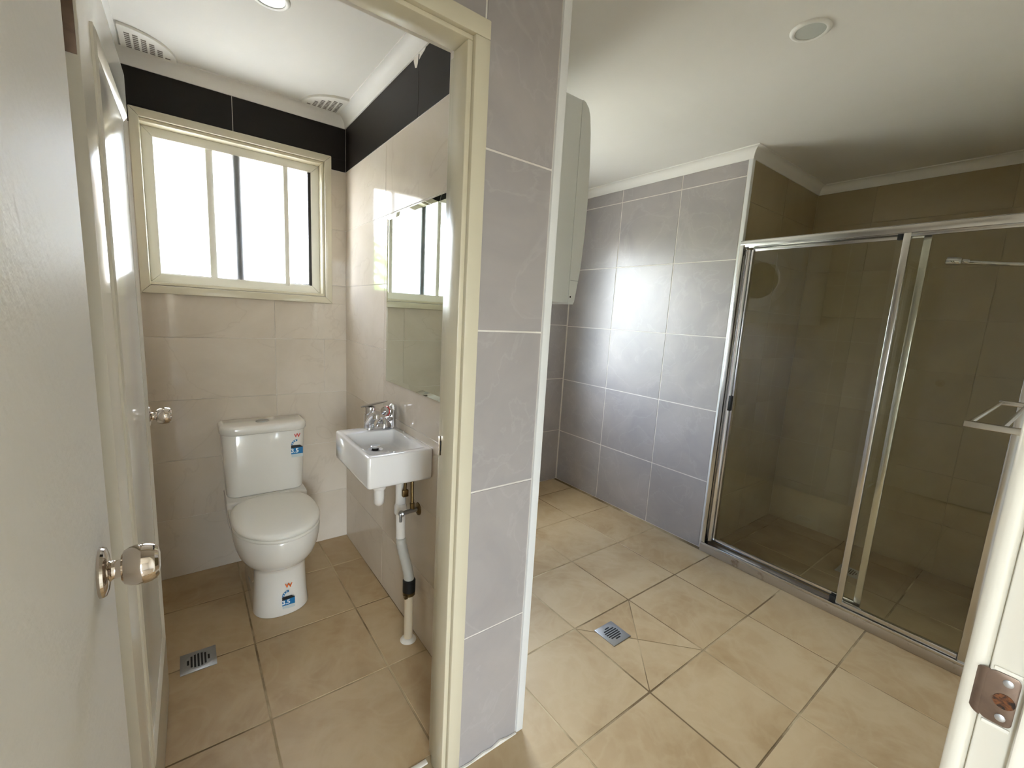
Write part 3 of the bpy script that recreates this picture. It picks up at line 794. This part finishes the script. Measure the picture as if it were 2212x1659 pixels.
sv = thing('stop_valve', 'tarnished wall stop valve with hose beside the waste pipe', 'valve', (XW - T, 1.570, .578))
ox = XW - T
B = MB().lathe([(.027, 0), (.026, .004), (.016, .008), (.012, .010)], (ox, 1.572, .578), (-1, 0, 0), 24); obj('flange', B, 'brass', sv)
B = MB().tube([(ox, 1.572, .578), (ox - .085, 1.548, .586)], [.010, .0085], 16); obj('body', B, 'steel', sv)
B = MB().lathe([(.013, 0), (.014, .006), (.010, .012)], (ox - .080, 1.549, .585), (-.95, -.28, .08), 16); B.box(ox - .094, ox - .084, 1.540, 1.550, .552, .590, .003); obj('handle', B, 'steel', sv)
B = MB().tube([(ox - .030, 1.566, .582), (ox - .030, 1.568, .612)], .010, 14); nn = obj('hose_nut', B, 'brass', sv)
B = MB().tube([(ox - .030, 1.568, .612), (ox - .028, 1.575, .65), (ox - .022, 1.59, .69), (ox - .014, 1.595, .73), (ox - .012, 1.597, .752)], .007, 12); obj('hose', B, 'brass', sv, 60)
B = MB().box(ox - .060, ox - .036, 1.590, 1.606, .632, .662, .003); B.tube([(ox - .048, 1.600, .66), (ox - .045, 1.602, .70), (ox - .03, 1.604, .752)], .006, 12); obj('hose', B, 'brass', sv)

# ------------------------------------------------------------------ mirror
mi = thing('mirror', 'frameless rectangular mirror on the tiles above the basin', 'mirror', (XW - T, 1.66, 1.06))
ox = XW - T
y0, y1, z0, z1, bv = 1.340, 1.947, 1.064, 1.797, .020
B = MB().loft([[(ox - .0005, y0, z0), (ox - .0005, y1, z0), (ox - .0005, y1, z1), (ox - .0005, y0, z1)], [(ox - .0035, y0, z0), (ox - .0035, y1, z0), (ox - .0035, y1, z1), (ox - .0035, y0, z1)],
               [(ox - .0055, y0 + bv, z0 + bv), (ox - .0055, y1 - bv, z0 + bv), (ox - .0055, y1 - bv, z1 - bv), (ox - .0055, y0 + bv, z1 - bv)]])
obj('mirror_glass', B, 'mirror', mi, 0)

# ------------------------------------------------------------------ floor drains
def drain(x, y, sz, label, rot=0, sl='x'):
    dr = thing('floor_drain', label, 'drain', (x, y, 0), 'square metal floor drains')
    h = sz / 2
    obj('plate', MB().box(x - h, x + h, y - h, y + h, -.001, .0030, .001), 'steel', dr)
    B = MB()
    R2 = h * .66
    for k in range(-3, 4):
        o_ = k * h * .19; ln = math.sqrt(max(R2 * R2 - o_ * o_, 0)) 
        if abs(k) == 3: ln *= .7
        if sl == 'x': B.box(x - ln, x + ln, y + o_ - h * .055, y + o_ + h * .055, .0028, .0034, 0)
        else: B.box(x + o_ - h * .055, x + o_ + h * .055, y - ln, y + ln, .0028, .0034, 0)
    sl_ = obj('slots', B, 'dark', dr, 0)
    B = MB().lathe([(R2 * 1.16, .0029), (R2 * 1.16, .0035), (R2 * 1.10, .0035), (R2 * 1.10, .0029)], (x, y, 0), (0, 0, 1), 32)
    obj('grate_ring', B, 'steel', dr)
drain(1.486, 1.092, .115, 'square metal floor drain in the diagonally cut bathroom tile', sl='x')
drain(-.014, 1.890, .115, 'square metal floor drain left of the toilet by the door', sl='y')
drain(3.107, .650, .115, 'shaded square floor drain inside the shower recess', sl='x')

# ------------------------------------------------------------------ dryer on the partition wall
dy0, dy1, dz0, dz1 = 1.40, 1.985, 1.458, 2.282
dr = thing('tumble_dryer', 'white wall-mounted tumble dryer behind the grey pillar', 'dryer', (1.14, 1.69, dz0))
xb = XP
B = MB().box(xb, 1.352, dy0, dy1, dz0 + .004, dz1, .004); obj('cabinet', B, 'dryer', dr)
side = [(1.352, dz0), (1.380, dz0), (1.388, dz0 + .012), (1.401, 1.55), (1.412, 1.62), (1.421, 1.76), (1.424, 1.90), (1.420, 2.05), (1.410, 2.17), (1.400, 2.235), (1.388, 2.262), (1.368, 2.279), (1.352, dz1)]
B = MB().prism([(x, dy0 - .001, z) for x, z in side], (0, dy0 - .001, 0), (0, dy1 + .001, 0)); obj('front_panel', B, 'dryer', dr, 40)
B = MB().box(1.355, 1.402, dy0 - .0018, dy1 + .0018, 1.559, 1.562); obj('panel_seam', B, 'steel', dr, 0)
yc, zc = (dy0 + dy1) / 2, 1.80
B = MB().lathe([(.225, -.02), (.225, .012), (.205, .024), (.160, .026), (.150, .012), (.150, -.02)], (1.416, yc, zc), (1, 0, 0), 64); dd = obj('door', B, 'dryer_door', dr, 40)
B = MB().lathe([(.152, -.01), (.150, .004), (.10, .014), (0, .018)], (1.416, yc, zc), (1, 0, 0), 40); obj('door_window', B, 'dryer_glass', dd, 60)
B = MB().lathe([(.022, 0), (.020, .016), (0, .018)], (1.402, yc - .16, 1.575), (1, 0, 0), 24); obj('dial', B, 'dryer_door', dr)
B = MB().lathe([(.004, 0), (.004, .0012), (0, .0014)], (1.362, dy0 - .001, 1.49), (0, -1, 0), 12); obj('screw', B, 'dark', dr)

# ------------------------------------------------------------------ shower screen
ss = thing('shower_screen', 'framed glass sliding shower screen across the recess', 'shower screen', (XT, .70, 0))
sy0, sy1 = YA + .008, YS - .008
ZT = 1.885
B = MB().box(2.546, 2.552, sy0, sy1, 1.850, ZT, .0015); B.box(2.546, 2.606, sy0, sy1, ZT - .004, ZT, .001); B.box(2.600, 2.606, sy0, sy1, 1.850, ZT, .001)
obj('top_track', B, 'alu', ss)
B = MB().box(2.548, 2.610, sy0, YS - .002, .001, .034, .003); B.box(2.540, 2.5478, sy0, YS - .002, .001, .047, .002); B.box(2.603, 2.607, sy0, sy1, .034, .056, .001)
si = obj('sill_track', B, 'alu_worn', ss, label='worn rust-marked aluminium sill')
B = MB().box(2.540, 2.547, sy0, sy1, .0472, .061, .0015); obj('sill_lip', B, 'alu', si)
B = MB().box(2.546, 2.606, sy1 - .003, sy1, .034, 1.85, .001); B.box(2.540, 2.5455, sy1 - .022, sy1, .062, 1.862, .0015); B.box(2.601, 2.606, sy1 - .014, sy1, .034, 1.85, .001)
obj('wall_channel', B, 'alu', ss)
B = MB().box(2.546, 2.604, sy0, sy0 + .028, .034, 1.85, .003); obj('wall_channel', B, 'alu', ss)
# sliding panel on the inner track
ya, yb_ = .478, sy1 - .004
B = MB().box(2.582, 2.598, ya, yb_ - .05, 1.828, 1.850, .002)
slp = obj('sliding_panel', MB().box(2.5885, 2.5925, ya + .012, yb_ - .012, .085, 1.838), 'shower_glass', ss, 0, label='clear glass of the inner sliding panel')
obj('top_rail', B, 'alu', slp)
obj('bottom_rail', MB().box(2.582, 2.598, ya, yb_ - .05, .074, .096, .002), 'alu', slp)
obj('stile', MB().box(2.5815, 2.5985, ya - .001, ya + .026, .074, 1.850, .002), 'alu', slp)
B = MB().tube([(2.576, yb_ - .030, .076), (2.576, yb_ - .030, 1.836)], .0165, 24); B.box(2.574, 2.598, yb_ - .060, yb_ - .050, .074, 1.838, .0015); B.box(2.586, 2.598, yb_ - .05, yb_, .074, 1.838, .0015)
obj('stile', B, 'chrome', slp, label='rounded bright stile at the left')
obj('bump_stop', MB().box(2.556, 2.574, yb_ - .058, yb_ - .040, .912, 1.000, .002), 'black', slp, label='black rubber finger pull on the left stile')
obj('corner_block', MB().box(2.556, 2.580, yb_ - .020, yb_ - .002, .036, .060, .002), 'black', slp)
# fixed panel on the outer track
ya2, yb2 = sy0 + .030, .566
fxp = obj('fixed_panel', MB().box(2.5605, 2.5645, ya2, yb2 - .008, .070, 1.848), 'shower_glass', ss, 0, label='clear glass of the outer panel')
obj('top_rail', MB().box(2.553, 2.571, ya2, yb2, 1.834, 1.852, .002), 'alu', fxp)
obj('bottom_rail', MB().box(2.5505, 2.571, ya2, yb2, .060, .084, .002), 'alu', fxp)
B = MB().box(2.5495, 2.572, yb2 - .026, yb2 + .0005, .060, 1.856, .003); obj('stile', B, 'alu', fxp)
obj('guide_block', MB().box(2.552, 2.574, yb2 + .001, yb2 + .022, 1.822, 1.848, .003), 'black', fxp, label='black guide block, top')
obj('guide_block', MB().box(2.549, 2.572, yb2 + .001, yb2 + .028, .055, .092, .003), 'black', fxp, label='black guide block, bottom')

# shower head on its arm
sh = thing('overhead_shower', 'chrome shower head on a long arm inside the recess', 'shower head', (3.10, YA + T, 1.75))
B = MB().tube([(3.10, YA + T, 1.745), (3.10, .30, 1.765), (3.10, .40, 1.778), (3.10, .43, 1.780)], .0095, 14); obj('arm', B, 'chrome', sh)
B = MB().lathe([(.028, 0), (.026, .006), (.012, .010)], (3.10, YA + T, 1.745), (0, 1, 0), 24); obj('flange', B, 'chrome', sh)
B = MB().lathe([(.0, -.034), (.010, -.034), (.013, -.022), (.013, -.008), (.0175, -.004), (.020, .004), (.0215, .040), (.0205, .050), (.017, .053), (0, .0535)], (3.10, .450, 1.786), (0, 1, .10), 24); obj('rose', B, 'chrome', sh)

# ------------------------------------------------------------------ towel rail on the entrance wall
tr = thing('towel_rail', 'double chrome towel rail beside the door jamb at right edge', 'towel rail', (1.70, YE, 1.21))
for x in (1.385, 2.02):
    B = MB().box(x - .009, x + .009, YE - .003, .142, 1.205, 1.219, .002); br = obj('bracket', B, 'alu', tr)
    obj('wall_plate', MB().box(x - .02, x + .02, YE - .003, YE + .006, 1.19, 1.235, .002), 'alu', br)
for y in (.136, .085):
    obj('rail', MB().tube([(1.385, y, 1.212), (2.02, y, 1.212)], .005, 12), 'alu', tr)

# ------------------------------------------------------------------ ceiling fittings
def downlight(x, y, label):
    dl = thing('downlight', label, 'downlight', (x, y, ZC), 'round recessed downlights')
    B = MB().lathe([(.060, 0), (.060, -.002), (.057, -.006), (.050, -.008), (.045, -.006), (.044, -.001)], (x, y, ZC), (0, 0, 1), 40); obj('rim', B, 'lamp_white', dl, 50)
    B = MB().lathe([(.0445, -.0045), (.043, -.003), (.030, -.0015), (0, -.001)], (x, y, ZC), (0, 0, 1), 32); obj('diffuser', B, 'lamp_glass', dl, 50)
downlight(1.716, .721, 'unlit round downlight in the bathroom ceiling, top right')
downlight(.283, 1.806, 'unlit round downlight in the toilet room ceiling, top edge')

def corner_vent(cx, cy, sx, label):
    """quarter-round vent plate flat on the ceiling in a corner; sx = -1 opens to the left, +1 to the right"""
    cv = thing('ceiling_vent', label, 'vent', (cx, cy, ZC), 'quarter round corner vents')
    Rr = .178
    def arc(rad, z): return [(cx, cy, z)] + [(cx + sx * rad * math.sin(math.radians(90 * k / 12)), cy - rad * 1.04 * math.cos(math.radians(90 * k / 12)), z) for k in range(13)]
    B = MB().loft([arc(Rr, ZC), arc(Rr, ZC - .010), arc(Rr - .004, ZC - .013)]); pl = obj('plate', B, 'vent', cv, 40)
    B = MB()
    for i in range(6):
        x_ = .018 + i * .0245
        top = math.sqrt(max((Rr - .018) ** 2 - (x_ + .012) ** 2, 0)) * 1.04
        n = int((top - .018) / .0165)
        for j in range(n):
            y_ = .018 + j * .0165
            xa, xc = sorted((cx + sx * x_, cx + sx * (x_ + .0165)))
            B.box(xa, xc, cy - y_ - .0105, cy - y_, ZC - .0134, ZC - .0125)
    obj('slots', B, 'slot', cv, 0)
corner_vent(.698, 2.528, -1, 'quarter-round white vent in the ceiling corner right of the window')
corner_vent(-.146, 2.528, 1, 'quarter-round white vent in the ceiling corner behind the toilet door')

# ------------------------------------------------------------------ outside
struct('trim_eave', MB().box(-3, 6, 2.78, 2.97, 2.33, 2.37), 'render', 'white eave lining outside the windows', 'eave')
yd = struct('floor_yard', MB().box(-6, 8, 5.6, 14, -.4, -.3), 'yard', 'pale concrete yard outside', 'ground')
nh = thing('neighbour_house', 'pale rendered house seen through the open window gap', 'building', (3.6, 10, -.3))
obj('wall', MB().box(.9, 7, 9, 13, -.3, 2.9), 'render', nh, 0)
B = MB().loft([[(.4, 8.5, 2.9), (7.5, 8.5, 2.9), (7.5, 13.5, 2.9), (.4, 13.5, 2.9)], [(2.6, 10.9, 4.3), (5.3, 10.9, 4.3), (5.3, 11.1, 4.3), (2.6, 11.1, 4.3)]]); obj('roof', B, 'roof', nh, 0)
obj('gutter', MB().box(.3, 7.6, 8.40, 8.52, 2.82, 2.94), 'white_win', nh, 0)
tr_ = thing('tree', 'leafy green tree outside, mirrored in the glossy tile beside the mirror', 'tree', (-1.7, 8.0, -.3))
obj('trunk', MB().tube([(-1.7, 8, -.3), (-1.65, 8.05, 1.0), (-1.7, 8, 2.2)], [.14, .10, .05], 10), 'bark', tr_)
B = MB(); rnd = random.Random(3)
for k in range(2600):
    while True:
        p = Vector((rnd.uniform(-1, 1), rnd.uniform(-1, 1), rnd.uniform(-1, 1)))
        if .25 < p.length < 1: break
    p = Vector((-1.7 + p.x * 1.35, 8 + p.y * 1.3, 1.65 + p.z * 1.05 + .15 * math.sin(p.x * 9)))
    n = Vector((rnd.gauss(0, 1), rnd.gauss(0, 1), rnd.gauss(0, 1))).normalized(); u = n.orthogonal().normalized() * rnd.uniform(.05, .10); v = n.cross(u) * .55
    B.bm.faces.new([B.bm.verts.new(p + q) for q in (-u, v, u, -v)])
obj('foliage', B, 'leaf', tr_, 0, kind='stuff')
